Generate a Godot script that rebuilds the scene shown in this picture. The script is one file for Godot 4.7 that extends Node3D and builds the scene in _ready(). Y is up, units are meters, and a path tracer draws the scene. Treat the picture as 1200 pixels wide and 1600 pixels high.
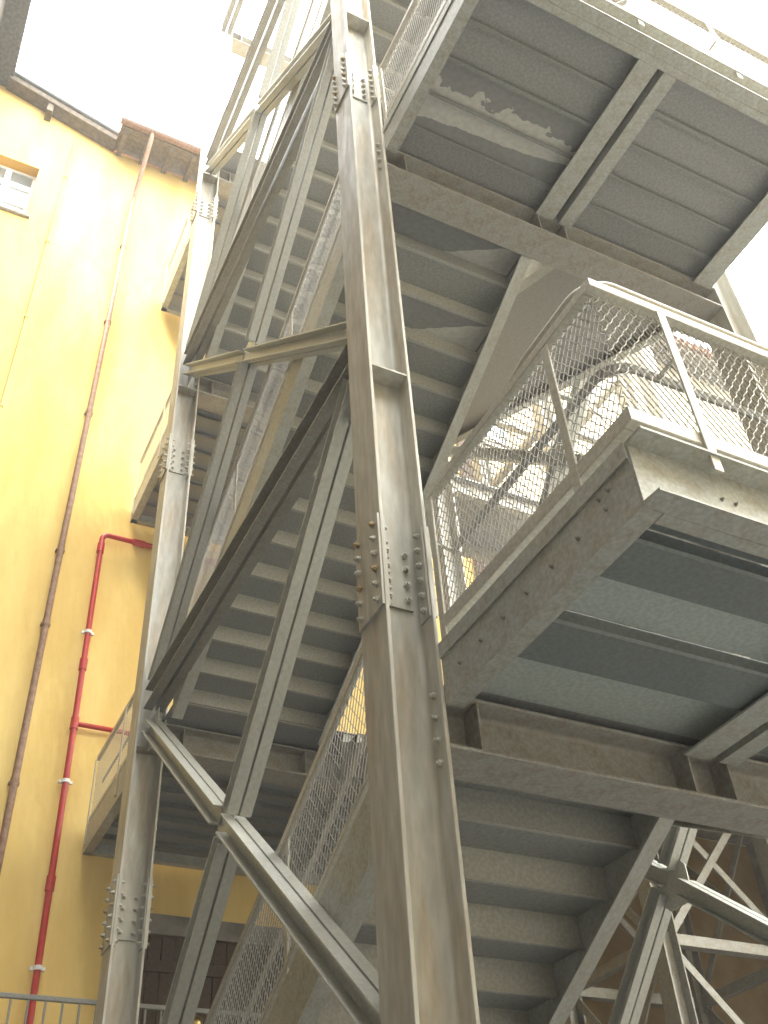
extends Node3D

# ---------------------------------------------------------------- key sizes (metres, y = 0 at the camera's height)
const GROUND := -1.6
const STOREY := 4.93
const XA := 1.912        # outer face of the left columns
const W := 0.276         # column and beam section
const ZA := -3.486       # near face of the near columns
const ZB := -8.416       # near face of the far columns
const XC := 5.495        # left face of the right columns
const WALL := -11.45     # face of the houses behind
const HB := 2.20         # underside of the lowest near cross beam
const NF := 2.53         # lowest near landing floor
const RISE := 0.16433
const GO := 0.305
const ZTOP := -3.79      # where a flight meets the near landing
const ZBOT := -8.06      # where a flight meets the far landing
const XL := 2.14         # outer left face of the left flights
const XM := 3.68         # their right face
const XN := 3.83         # left face of the right flights
const XR := 5.42         # their outer right face

var M := {}
var names := {}
var rng := RandomNumberGenerator.new()
var bolt_mesh: ArrayMesh


func _ready() -> void:
	rng.seed = 77
	# camera
	var cam := Camera3D.new()
	cam.name = "camera"
	cam.transform = Transform3D(Basis(Vector3(0.895086, -0.055065, 0.442481), Vector3(-0.25578, 0.749435, 0.610675), Vector3(-0.365238, -0.659784, 0.656724)).orthonormalized(), Vector3.ZERO)
	cam.fov = 53.2
	cam.near = 0.05
	cam.far = 1500.0
	add_child(cam)
	cam.make_current()
	# sky and exposure
	var sm := ProceduralSkyMaterial.new()
	sm.sky_top_color = Color(0.95, 0.96, 0.955)
	sm.sky_horizon_color = Color(1.0, 0.995, 0.965)
	sm.sky_curve = 0.25
	sm.ground_bottom_color = Color(0.35, 0.33, 0.3)
	sm.ground_horizon_color = Color(0.7, 0.68, 0.64)
	sm.sun_angle_max = 1.0
	sm.energy_multiplier = 1.0
	var sky := Sky.new()
	sky.sky_material = sm
	var env := Environment.new()
	env.background_mode = Environment.BG_SKY
	env.sky = sky
	env.background_energy_multiplier = 1.25
	env.tonemap_mode = Environment.TONE_MAPPER_LINEAR
	env.tonemap_exposure = 11.5
	env.fog_enabled = true
	env.fog_density = 0.006
	env.fog_light_color = Color(0.97, 0.97, 0.95)
	env.sdfgi_enabled = true
	env.ssao_enabled = true
	env.ssil_enabled = true
	var we := WorldEnvironment.new()
	we.name = "world_environment"
	we.environment = env
	add_child(we)
	# a veiled, high sun
	var sun := DirectionalLight3D.new()
	sun.name = "sun"
	sun.light_energy = 0.5
	sun.light_color = Color(1.0, 0.95, 0.86)
	sun.light_angular_distance = 14.0
	sun.shadow_enabled = true
	add_child(sun)
	sun.look_at_from_position(Vector3.ZERO, Vector3(0.36, -1.0, -0.2))

	materials()
	bolt_mesh = make_bolt()
	setting()
	facade()
	left_house()
	shade_blockers()
	main_structure()
	stairs()
	lift_frame()
	wall_details()
	var groups := {"steel column": "steel columns of the stair tower", "steel beam": "steel cross beams under the landings", "steel girder": "edge girders between the columns", "brace": "diagonal braces of the stair tower", "stair flight": "flights of the steel stair", "landing": "landings of the steel stair", "railing": "mesh railings of the stair", "drainpipe": "downpipes on the houses"}
	for o in get_children():
		if o.has_meta("category") and groups.has(o.get_meta("category")) and not str(o.name).begins_with("terrace"):
			o.set_meta("group", groups[o.get_meta("category")])


# ---------------------------------------------------------------- names and metas
func numbered(called: String) -> String:
	var n: int = names.get(called, 0)
	names[called] = n + 1
	return called if n == 0 else "%s_%03d" % [called, n]


func tag(o: Node, label: String, category: String, group := "") -> Node:
	o.set_meta("label", label)
	o.set_meta("category", category)
	if group != "":
		o.set_meta("group", group)
	return o


func thing(called: String, label: String, category: String, at := Vector3.ZERO, group := "") -> Node3D:
	var o := Node3D.new()
	o.name = numbered(called)
	o.position = at
	add_child(o)
	tag(o, label, category, group)
	return o


func obj(called: String, mesh, mat: Material, parent: Node = null, at := Vector3.ZERO) -> MeshInstance3D:
	var mi := MeshInstance3D.new()
	if mesh is SurfaceTool:
		mi.mesh = (mesh as SurfaceTool).commit()
	else:
		mi.mesh = mesh
	mi.material_override = mat
	mi.position = at
	if parent == null:
		mi.name = numbered(called)
		add_child(mi)
	else:
		var k := called
		var i := 0
		while parent.has_node(k):
			i += 1
			k = "%s_%03d" % [called, i]
		mi.name = k
		parent.add_child(mi)
	return mi


# parts are drawn in world coordinates; shift them when their thing stands elsewhere
func part(called: String, mesh, mat: Material, t: Node3D) -> MeshInstance3D:
	var p := obj(called, mesh, mat, t)
	p.position = -t.position
	return p


# ---------------------------------------------------------------- geometry helpers
func mb() -> SurfaceTool:
	var st := SurfaceTool.new()
	st.begin(Mesh.PRIMITIVE_TRIANGLES)
	return st


func tri(st: SurfaceTool, a: Vector3, b: Vector3, c: Vector3, n: Vector3) -> void:
	var f := (a - c).cross(a - b)
	if f.dot(n) < 0.0:
		var t := b
		b = c
		c = t
	for q in [a, b, c]:
		st.set_normal(n)
		st.set_uv(Vector2(q.x + q.z, q.y))
		st.add_vertex(q)


func quad(st: SurfaceTool, a: Vector3, b: Vector3, c: Vector3, d: Vector3, n: Vector3) -> void:
	tri(st, a, b, c, n)
	tri(st, a, c, d, n)


# a 2D outline (u, v) swept along w
func prism(st: SurfaceTool, poly: PackedVector2Array, o: Vector3, u: Vector3, v: Vector3, w: Vector3) -> void:
	var n := poly.size()
	var area := 0.0
	for i in n:
		area += poly[i].cross(poly[(i + 1) % n])
	var s := 1.0 if area > 0.0 else -1.0
	for i in n:
		var p := poly[i]
		var q := poly[(i + 1) % n]
		var e := q - p
		var nn := (u * e.y - v * e.x) * s
		# true normal of the swept side
		var a := o + u * p.x + v * p.y
		var b := o + u * q.x + v * q.y
		var nr := (b - a).cross(w).normalized()
		if nr.dot(nn) < 0.0:
			nr = -nr
		quad(st, a, b, b + w, a + w, nr)
	var idx := Geometry2D.triangulate_polygon(poly)
	var cn := u.cross(v).normalized()
	if cn.dot(w) > 0.0:
		cn = -cn
	for k in range(0, idx.size(), 3):
		var t: Array[Vector3] = []
		for j in 3:
			var p := poly[idx[k + j]]
			t.append(o + u * p.x + v * p.y)
		tri(st, t[0], t[1], t[2], cn)
		tri(st, t[0] + w, t[1] + w, t[2] + w, -cn)


func rect(a: float, b: float, c: float, d: float, ch := 0.0) -> PackedVector2Array:
	if ch <= 0.0:
		return PackedVector2Array([Vector2(a, c), Vector2(b, c), Vector2(b, d), Vector2(a, d)])
	return PackedVector2Array([Vector2(a + ch, c), Vector2(b - ch, c), Vector2(b, c + ch), Vector2(b, d - ch), Vector2(b - ch, d), Vector2(a + ch, d), Vector2(a, d - ch), Vector2(a, c + ch)])


func box(st: SurfaceTool, a: Vector3, b: Vector3, ch := 0.0) -> void:
	var lo := a.min(b)
	var hi := a.max(b)
	var s := hi - lo
	# sweep along the longest axis so that the chamfer runs along it
	if s.y >= s.x and s.y >= s.z:
		prism(st, rect(lo.x, hi.x, lo.z, hi.z, ch), Vector3(0, lo.y, 0), Vector3.RIGHT, Vector3.BACK, Vector3(0, s.y, 0))
	elif s.x >= s.z:
		prism(st, rect(lo.z, hi.z, lo.y, hi.y, ch), Vector3(lo.x, 0, 0), Vector3.BACK, Vector3.UP, Vector3(s.x, 0, 0))
	else:
		prism(st, rect(lo.x, hi.x, lo.y, hi.y, ch), Vector3(0, 0, lo.z), Vector3.RIGHT, Vector3.UP, Vector3(0, 0, s.z))


func box_mesh(a: Vector3, b: Vector3, ch := 0.0) -> SurfaceTool:
	var st := mb()
	box(st, a, b, ch)
	return st


# bar of rectangular section between two points; su = size along side, sv = size along the other way
func bar(st: SurfaceTool, a: Vector3, b: Vector3, side: Vector3, su: float, sv: float, ch := 0.0) -> void:
	var w := b - a
	var u := (side - w.normalized() * side.dot(w.normalized())).normalized()
	var v := w.normalized().cross(u)
	prism(st, rect(-su / 2, su / 2, -sv / 2, sv / 2, ch), a, u, v, w)


func tube(st: SurfaceTool, pts: Array, r: float, sides := 10) -> void:
	var rings := []
	var dirs := []
	var up := Vector3.ZERO
	for i in pts.size():
		var d: Vector3
		if i == 0:
			d = pts[1] - pts[0]
		elif i == pts.size() - 1:
			d = pts[i] - pts[i - 1]
		else:
			d = (pts[i] - pts[i - 1]).normalized() + (pts[i + 1] - pts[i]).normalized()
		d = d.normalized()
		if i == 0:
			up = Vector3.UP if absf(d.y) < 0.9 else Vector3.RIGHT
		up = (up - d * up.dot(d)).normalized()
		var sd := d.cross(up)
		var ring := []
		for k in sides:
			var t := TAU * k / sides
			ring.append(up * cos(t) + sd * sin(t))
		rings.append(ring)
		dirs.append(d)
	for i in pts.size() - 1:
		for k in sides:
			var k2 := (k + 1) % sides
			var n: Array = [rings[i][k], rings[i][k2], rings[i + 1][k2], rings[i + 1][k]]
			var c: Array = [pts[i] + n[0] * r, pts[i] + n[1] * r, pts[i + 1] + n[2] * r, pts[i + 1] + n[3] * r]
			for t in [[0, 1, 2], [0, 2, 3]]:
				var q: Array = t
				var f: Vector3 = (c[q[0]] - c[q[2]]).cross(c[q[0]] - c[q[1]])
				if f.dot(n[q[0]]) < 0.0:
					q = [t[0], t[2], t[1]]
				for j in q:
					st.set_normal(n[j])
					st.set_uv(Vector2(float(k) / sides, i))
					st.add_vertex(c[j])
	for e in [0, pts.size() - 1]:
		var nn: Vector3 = -dirs[e] if e == 0 else dirs[e]
		for k in range(1, sides - 1):
			tri(st, pts[e] + rings[e][0] * r, pts[e] + rings[e][k] * r, pts[e] + rings[e][k + 1] * r, nn)


func wire(st: SurfaceTool, a: Vector3, b: Vector3, n: Vector3, r: float) -> void:
	var d := (b - a).normalized()
	var s := d.cross(n).normalized()
	var c := [n * r, s * r, -n * r, -s * r]
	for k in 4:
		var k2 := (k + 1) % 4
		quad(st, a + c[k], a + c[k2], b + c[k2], b + c[k], (c[k] + c[k2]).normalized())


# woven diamond mesh over the parallelogram o + u*s + v*t, 0<s<L, 0<t<H
func diamonds(st: SurfaceTool, o: Vector3, u: Vector3, v: Vector3, L: float, H: float, cell: float, r: float, crimp := false) -> void:
	var n := u.cross(v).normalized()
	var vv := H / ceilf(H / cell)
	var c := -H
	while c < L:
		for fam in 2:
			# family 0: s = c + t ; family 1: s = c + H - t
			var t0 := 0.0
			var t1 := H
			if fam == 0:
				t0 = maxf(0.0, -c)
				t1 = minf(H, L - c)
			else:
				t0 = maxf(0.0, c + H - L)
				t1 = minf(H, c + H)
			if t1 - t0 < 0.012:
				continue
			var off := n * r * (0.8 if fam == 0 else -0.8)
			if not crimp:
				var s0 := c + t0 if fam == 0 else c + H - t0
				var s1 := c + t1 if fam == 0 else c + H - t1
				wire(st, o + u * s0 + v * t0 + off, o + u * s1 + v * t1 + off, n, r)
			else:
				var steps := int(ceilf((t1 - t0) / (cell * 0.25)))
				var prev := Vector3.ZERO
				for i in steps + 1:
					var t := t0 + (t1 - t0) * i / steps
					var s := c + t if fam == 0 else c + H - t
					var ph := sin(t / cell * TAU) * (1.0 if fam == 0 else -1.0)
					var p := o + u * (s + 0.0035 * sin(t / cell * TAU)) + v * t + n * ph * r * 0.5
					if i > 0:
						wire(st, prev, p, n, r)
					prev = p
		c += cell
	if vv < 0.0:
		return


func make_bolt() -> ArrayMesh:
	var st := mb()
	# washer, hexagonal nut and a stub of thread, axis +Z, base at 0
	var hexa := PackedVector2Array()
	var disc := PackedVector2Array()
	var stub := PackedVector2Array()
	for i in 6:
		hexa.append(Vector2.from_angle(TAU * i / 6) * 0.0165)
	for i in 10:
		disc.append(Vector2.from_angle(TAU * i / 10) * 0.021)
		stub.append(Vector2.from_angle(TAU * i / 10) * 0.0095)
	prism(st, disc, Vector3.ZERO, Vector3.RIGHT, Vector3.UP, Vector3(0, 0, 0.004))
	prism(st, hexa, Vector3(0, 0, 0.004), Vector3.RIGHT, Vector3.UP, Vector3(0, 0, 0.015))
	prism(st, stub, Vector3(0, 0, 0.019), Vector3.RIGHT, Vector3.UP, Vector3(0, 0, 0.011))
	return st.commit()


func bolt(parent: Node3D, at: Vector3, dir: Vector3, mat: Material = null, size := 1.0) -> void:
	var b := obj("bolt", bolt_mesh, M.bolt if mat == null else mat, parent)
	var up := Vector3.UP if absf(dir.y) < 0.9 else Vector3.RIGHT
	var x := up.cross(dir).normalized()
	b.basis = Basis(x, dir.cross(x), dir) * Basis(Vector3.BACK, rng.randf() * 1.0).scaled(Vector3.ONE * size)
	b.position = at


# ---------------------------------------------------------------- materials
func noise_tex(seed_: int, freq: float, octaves: int, stops: Array, normal := false, kind := FastNoiseLite.TYPE_SIMPLEX_SMOOTH, size := 512) -> NoiseTexture2D:
	var n := FastNoiseLite.new()
	n.seed = seed_
	n.noise_type = kind
	n.frequency = freq
	n.fractal_octaves = octaves
	n.fractal_gain = 0.55
	var t := NoiseTexture2D.new()
	t.width = size
	t.height = size
	t.seamless = true
	t.noise = n
	if normal:
		t.as_normal_map = true
		t.bump_strength = 3.0
	else:
		var g := Gradient.new()
		var off := PackedFloat32Array()
		var col := PackedColorArray()
		for s in stops:
			off.append(s[0])
			col.append(s[1])
		g.offsets = off
		g.colors = col
		t.color_ramp = g
	return t


func lin(r: float, g: float, b: float) -> Color:
	return Color(r, g, b).linear_to_srgb()


func steel(tint: Color, seed_: int, rough: float, metal: float, stain: float, stretch := 0.9) -> StandardMaterial3D:
	var m := StandardMaterial3D.new()
	m.albedo_color = tint
	m.albedo_texture = M.tex_galv
	m.uv1_triplanar = true
	m.uv1_world_triplanar = true
	m.uv1_scale = Vector3(2.0 if stretch > 0.5 else 0.9, stretch * (2.2 if stretch > 0.5 else 1.0), 2.0 if stretch > 0.5 else 0.9)
	m.uv1_offset = Vector3(seed_ * 0.37, seed_ * 0.21, seed_ * 0.53)
	m.roughness = rough
	m.roughness_texture = M.tex_rough
	m.metallic = metal
	m.metallic_specular = 0.5
	if stain > 0.0:
		m.detail_enabled = true
		m.detail_albedo = M.tex_stain
		m.detail_mask = M.tex_stainmask
		m.detail_blend_mode = BaseMaterial3D.BLEND_MODE_MUL
	return m


func plain(c: Color, rough := 0.8, metal := 0.0) -> StandardMaterial3D:
	var m := StandardMaterial3D.new()
	m.albedo_color = c
	m.roughness = rough
	m.metallic = metal
	return m


func mottled(c0: Color, c1: Color, seed_: int, freq: float, scale_: float, rough: float, bump := true) -> StandardMaterial3D:
	var m := StandardMaterial3D.new()
	m.albedo_texture = noise_tex(seed_, freq, 5, [[0.25, c0], [0.75, c1]])
	m.uv1_triplanar = true
	m.uv1_world_triplanar = true
	m.uv1_scale = Vector3.ONE * scale_
	m.roughness = rough
	if bump:
		m.normal_enabled = true
		m.normal_texture = M.tex_bump
		m.normal_scale = 0.12
	return m


func materials() -> void:
	M.tex_galv = noise_tex(3, 0.03, 6, [[0.15, Color(0.87, 0.87, 0.86)], [0.5, Color(0.93, 0.93, 0.92)], [0.9, Color(1, 1, 1)]])
	M.tex_rough = noise_tex(5, 0.02, 4, [[0.2, Color(0.75, 0.75, 0.75)], [0.8, Color(1, 1, 1)]])
	M.tex_stain = noise_tex(9, 0.02, 4, [[0.3, Color(0.9, 0.83, 0.74)], [0.7, Color(0.97, 0.94, 0.9)]])
	M.tex_stainmask = noise_tex(12, 0.007, 4, [[0.3, Color(0, 0, 0)], [0.85, Color(0.65, 0.65, 0.65)]])
	M.tex_rust = noise_tex(19, 0.012, 5, [[0.3, Color(0.92, 0.82, 0.69)], [0.7, Color(0.97, 0.93, 0.88)]])
	M.tex_bump = noise_tex(21, 0.06, 4, [], true)
	M.column = steel(lin(0.58, 0.56, 0.51), 1, 0.62, 0.08, 1.0, 0.2)
	M.column_web = steel(lin(0.52, 0.515, 0.48), 7, 0.6, 0.1, 1.0, 0.2)
	(M.column_web as StandardMaterial3D).detail_albedo = M.tex_rust
	M.beam = steel(lin(0.39, 0.375, 0.345), 2, 0.65, 0.08, 1.0)
	M.brace = steel(lin(0.54, 0.54, 0.50), 3, 0.5, 0.12, 0.0)
	M.channel = steel(lin(0.475, 0.487, 0.458), 4, 0.55, 0.1, 1.0)
	M.sheet = steel(lin(0.46, 0.45, 0.41), 5, 0.6, 0.06, 0.0)
	M.tread = steel(lin(0.31, 0.31, 0.295), 6, 0.65, 0.06, 0.0)
	M.rail = steel(lin(0.6, 0.565, 0.49), 8, 0.5, 0.12, 0.0)
	M.wire = plain(lin(0.43, 0.41, 0.365), 0.55, 0.1)
	M.bolt = plain(lin(0.5, 0.48, 0.43), 0.5, 0.4)
	M.bolt_rusty = plain(lin(0.4, 0.3, 0.17), 0.55, 0.3)
	M.bolt_dull = plain(lin(0.28, 0.26, 0.22), 0.6, 0.3)
	M.ochre = mottled(lin(0.72, 0.5, 0.155), lin(0.81, 0.595, 0.21), 31, 0.012, 0.25, 0.9)
	(M.ochre as StandardMaterial3D).uv1_scale = Vector3(0.22, 0.05, 0.22)
	M.cream = mottled(lin(0.5, 0.43, 0.29), lin(0.57, 0.5, 0.35), 32, 0.006, 0.25, 0.9)
	M.lower = mottled(lin(0.2, 0.13, 0.055), lin(0.26, 0.18, 0.085), 44, 0.01, 0.3, 0.9)  # ochre plaster with the dimness of the lower court mixed into its colour
	M.reveal = mottled(lin(0.7, 0.42, 0.09), lin(0.74, 0.46, 0.11), 33, 0.01, 0.5, 0.9)
	M.greywall = mottled(lin(0.16, 0.14, 0.12), lin(0.26, 0.23, 0.2), 34, 0.01, 0.4, 0.9)
	M.wood = mottled(lin(0.09, 0.07, 0.05), lin(0.17, 0.135, 0.1), 35, 0.015, 1.0, 0.85)
	M.door = mottled(lin(0.05, 0.03, 0.016), lin(0.085, 0.05, 0.028), 36, 0.02, 1.4, 0.8)
	M.tile = mottled(lin(0.25, 0.1, 0.05), lin(0.4, 0.2, 0.1), 37, 0.03, 1.2, 0.9)
	M.copper = mottled(lin(0.17, 0.09, 0.06), lin(0.24, 0.14, 0.1), 38, 0.02, 1.2, 0.6)
	M.pipe = mottled(lin(0.2, 0.105, 0.06), lin(0.32, 0.19, 0.12), 39, 0.02, 1.0, 0.55)
	M.red = mottled(lin(0.42, 0.02, 0.015), lin(0.5, 0.035, 0.025), 40, 0.02, 1.0, 0.35)
	M.white = plain(lin(0.78, 0.78, 0.76), 0.5)
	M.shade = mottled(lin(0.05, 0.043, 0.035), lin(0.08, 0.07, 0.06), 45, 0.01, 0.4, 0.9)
	M.slate = mottled(lin(0.07, 0.07, 0.075), lin(0.12, 0.12, 0.125), 43, 0.02, 1.0, 0.8)
	M.lead = plain(lin(0.22, 0.24, 0.25), 0.5, 0.4)
	M.dark = plain(lin(0.03, 0.028, 0.025), 0.9)
	M.curtain = plain(lin(0.6, 0.62, 0.64), 0.9)
	M.iron = plain(lin(0.12, 0.115, 0.11), 0.55, 0.4)
	M.asphalt = mottled(lin(0.1, 0.1, 0.098), lin(0.16, 0.158, 0.152), 41, 0.05, 1.0, 0.95)
	M.concrete = mottled(lin(0.25, 0.24, 0.22), lin(0.36, 0.34, 0.31), 42, 0.02, 0.6, 0.95)
	M.darksteel = steel(lin(0.33, 0.32, 0.29), 9, 0.55, 0.3, 1.0)
	var g := StandardMaterial3D.new()
	g.transparency = BaseMaterial3D.TRANSPARENCY_ALPHA
	g.albedo_color = Color(0.75, 0.85, 0.9, 0.16)
	g.roughness = 0.03
	g.metallic_specular = 0.8
	M.glass = g
	var brass := plain(lin(0.6, 0.45, 0.18), 0.3, 0.8)
	M.brass = brass


# ---------------------------------------------------------------- ground
func setting() -> void:
	var st := mb()
	quad(st, Vector3(-300, GROUND, 300), Vector3(300, GROUND, 300), Vector3(300, GROUND, -300), Vector3(-300, GROUND, -300), Vector3.UP)
	obj("ground", st, M.asphalt).set_meta("kind", "structure")
	obj("terrace", box_mesh(Vector3(-1.88, GROUND + 0.004, -9.5), Vector3(14, 1.83, WALL + 0.003)), M.concrete).set_meta("kind", "structure")


# ---------------------------------------------------------------- the houses behind
# openings: array of [x0, x1, y0, y1]
func wall_mesh(x0: float, x1: float, y0: float, y1: float, z: float, deep: float, openings: Array, reveals: Array) -> SurfaceTool:
	var st := mb()
	var reveal_st: SurfaceTool = null
	var xs := [x0, x1]
	var ys := [y0, y1]
	for o in openings:
		xs.append(o[0]); xs.append(o[1]); ys.append(o[2]); ys.append(o[3])
	xs.sort()
	ys.sort()
	for i in xs.size() - 1:
		for j in ys.size() - 1:
			if xs[i + 1] - xs[i] < 0.001 or ys[j + 1] - ys[j] < 0.001:
				continue
			var cx: float = (xs[i] + xs[i + 1]) / 2
			var cy: float = (ys[j] + ys[j + 1]) / 2
			var hole := false
			for o in openings:
				if cx > o[0] and cx < o[1] and cy > o[2] and cy < o[3]:
					hole = true
			if hole:
				continue
			quad(st, Vector3(xs[i], ys[j], z), Vector3(xs[i + 1], ys[j], z), Vector3(xs[i + 1], ys[j + 1], z), Vector3(xs[i], ys[j + 1], z), Vector3.BACK)
			quad(st, Vector3(xs[i], ys[j], z - deep), Vector3(xs[i + 1], ys[j], z - deep), Vector3(xs[i + 1], ys[j + 1], z - deep), Vector3(xs[i], ys[j + 1], z - deep), Vector3.FORWARD)
	quad(st, Vector3(x0, y0, z), Vector3(x0, y1, z), Vector3(x0, y1, z - deep), Vector3(x0, y0, z - deep), Vector3.LEFT)
	quad(st, Vector3(x1, y0, z), Vector3(x1, y1, z), Vector3(x1, y1, z - deep), Vector3(x1, y0, z - deep), Vector3.RIGHT)
	quad(st, Vector3(x0, y1, z), Vector3(x1, y1, z), Vector3(x1, y1, z - deep), Vector3(x0, y1, z - deep), Vector3.UP)
	for o in openings:
		if reveals.size() > 0:
			reveal_st = reveals[openings.find(o)]
		var a := Vector3(o[0], o[2], z)
		var b := Vector3(o[1], o[2], z)
		var c := Vector3(o[1], o[3], z)
		var d := Vector3(o[0], o[3], z)
		var back := Vector3(0, 0, -deep)
		quad(reveal_st, a, b, b + back, a + back, Vector3.UP)
		quad(reveal_st, d, c, c + back, d + back, Vector3.DOWN)
		quad(reveal_st, a, d, d + back, a + back, Vector3.RIGHT)
		quad(reveal_st, b, c, c + back, b + back, Vector3.LEFT)
	return st


func window(t: Node3D, o: Array, z: float) -> void:
	var x0: float = o[0]
	var x1: float = o[1]
	var y0: float = o[2]
	var y1: float = o[3]
	var zf := z - 0.2
	var wn := obj("window", box_mesh(Vector3(x0, y0, zf - 0.36), Vector3(x1, y1, zf - 0.34)), M.dark, t)
	var f := mb()
	var e: float = 0.06
	box(f, Vector3(x0, y0, zf), Vector3(x0 + e, y1, zf - 0.06), 0.008)
	box(f, Vector3(x1 - e, y0, zf), Vector3(x1, y1, zf - 0.06), 0.008)
	box(f, Vector3(x0 + e, y0, zf - 0.002), Vector3(x1 - e, y0 + e, zf - 0.058), 0.008)
	box(f, Vector3(x0 + e, y1 - e, zf - 0.002), Vector3(x1 - e, y1, zf - 0.058), 0.008)
	var mid := (x0 + x1) / 2
	box(f, Vector3(mid - 0.05, y0 + e, zf + 0.008), Vector3(mid + 0.05, y1 - e, zf - 0.055), 0.008)
	for k in [1, 2]:
		var yy: float = y0 + (y1 - y0) * k / 3.0
		box(f, Vector3(x0 + e, yy - 0.018, zf - 0.01), Vector3(mid - 0.05, yy + 0.018, zf - 0.05), 0.005)
		box(f, Vector3(mid + 0.05, yy - 0.018, zf - 0.01), Vector3(x1 - e, yy + 0.018, zf - 0.05), 0.005)
	obj("frame", f, M.white, wn)
	for s in 2:
		var a: float = x0 + e if s == 0 else mid + 0.05
		var b: float = mid - 0.05 if s == 0 else x1 - e
		for k in 3:
			var ya: float = y0 + (y1 - y0) * k / 3.0 + (e if k == 0 else 0.018)
			var yb: float = y0 + (y1 - y0) * (k + 1) / 3.0 - (e if k == 2 else 0.018)
			obj("pane", box_mesh(Vector3(a, ya, zf - 0.034), Vector3(b, yb, zf - 0.038)), M.glass, wn)
		var cu := mb()
		# a curtain in soft folds behind the lower two thirds
		var steps := 14
		for i in steps:
			var p: float = a + (b - a) * i / steps
			var q: float = a + (b - a) * (i + 1) / steps
			var zp: float = zf - 0.16 + 0.02 * sin(i * 1.7)
			var zq: float = zf - 0.16 + 0.02 * sin((i + 1) * 1.7)
			var nn := Vector3(zp - zq, 0, q - p).normalized()
			quad(cu, Vector3(p, y0, zp), Vector3(q, y0, zq), Vector3(q, y0 + (y1 - y0) * 0.68, zq), Vector3(p, y0 + (y1 - y0) * 0.68, zp), nn)
		obj("curtain", cu, M.curtain, wn)
	obj("sill", box_mesh(Vector3(x0 - 0.08, y0 - 0.06, z + 0.06), Vector3(x1 + 0.08, y0 - 0.003, z - 0.2), 0.01), M.concrete, wn)


func facade() -> void:
	var split := 8.2
	var t := thing("ochre_house", "yellow ochre rendered house wall behind the stair with wooden eaves", "building")
	var rv := [mb()]
	var op := [[-1.4, -0.42, 16.15, 17.72]]
	obj("wall", wall_mesh(-1.9, split, GROUND, 19.25, WALL, 0.6, op, rv), M.ochre, t)
	var wd := mb()
	prism(wd, PackedVector2Array([Vector2(-1.9, 19.25), Vector2(0.76, 19.25), Vector2(0.76, 19.3), Vector2(-1.9, 20.2)]), Vector3(0, 0, WALL), Vector3.RIGHT, Vector3.UP, Vector3(0, 0, -0.6))
	obj("gable_wall", wd, M.ochre, t)
	obj("window_reveal", rv[0], M.reveal, t)
	for o in op:
		window(t, o, WALL)
	eaves(t, 0.77, split, true)
	# the lower verge on the left: sloping board, metal flashing, bracket
	var a := Vector3(-1.42, 20.02, -11.3)
	var b := Vector3(0.8, 19.27, -11.3)
	var st := mb()
	bar(st, a, b, Vector3.BACK, 0.29, 0.16, 0.01)
	obj("verge_board", st, M.wood, t)
	st = mb()
	bar(st, a + Vector3(0, 0.125, 0.06), b + Vector3(0, 0.125, 0.06), Vector3.BACK, 0.3, 0.07, 0.02)
	obj("flashing", st, M.lead, t)
	obj("bracket", box_mesh(Vector3(-0.62, 19.4, -11.2), Vector3(-0.5, 19.67, -11.449), 0.01), M.wood, t)
	var c := thing("cream_house", "pale cream rendered house wall behind the right of the stair with tiled eaves", "building")
	rv = [mb(), mb(), mb()]
	op = [[8.55, 9.5, 14.2, 15.75], [8.6, 9.5, 9.6, 11.1], [14.6, 15.6, 9.6, 11.1]]
	obj("wall", wall_mesh(split + 0.003, 17.0, GROUND, 19.25, WALL + 0.02, 0.6, op, rv), M.cream, c)
	for r in rv:
		obj("window_reveal", r, M.cream, c)
	obj("shade_toned_storey", box_mesh(Vector3(split + 0.004, GROUND, WALL + 0.021), Vector3(16.9, 6.44, WALL + 0.034)), M.lower, c)  # ochre band over the cream wall, coloured darker to stand in for shade
	for o in op:
		window(c, o, WALL + 0.02)
	obj("corner_strip", box_mesh(Vector3(split - 0.18, GROUND, WALL + 0.036), Vector3(split + 0.22, 19.2, WALL + 0.12), 0.01), M.door, c)
	eaves(c, split + 0.003, 17.15, false)
	for q in [[6.95, "brown downpipe behind the left part of the landing mesh"], [7.45, "brown downpipe beside the dark strip where the two houses meet"]]:
		var dp := thing("downpipe", q[1], "drainpipe", Vector3(q[0], GROUND, WALL + 0.1))
		var ps := mb()
		tube(ps, [Vector3(q[0], GROUND, WALL + 0.1), Vector3(q[0], 19.0, WALL + 0.1)], 0.07, 12)
		part("pipe", ps, M.pipe, dp)


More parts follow.
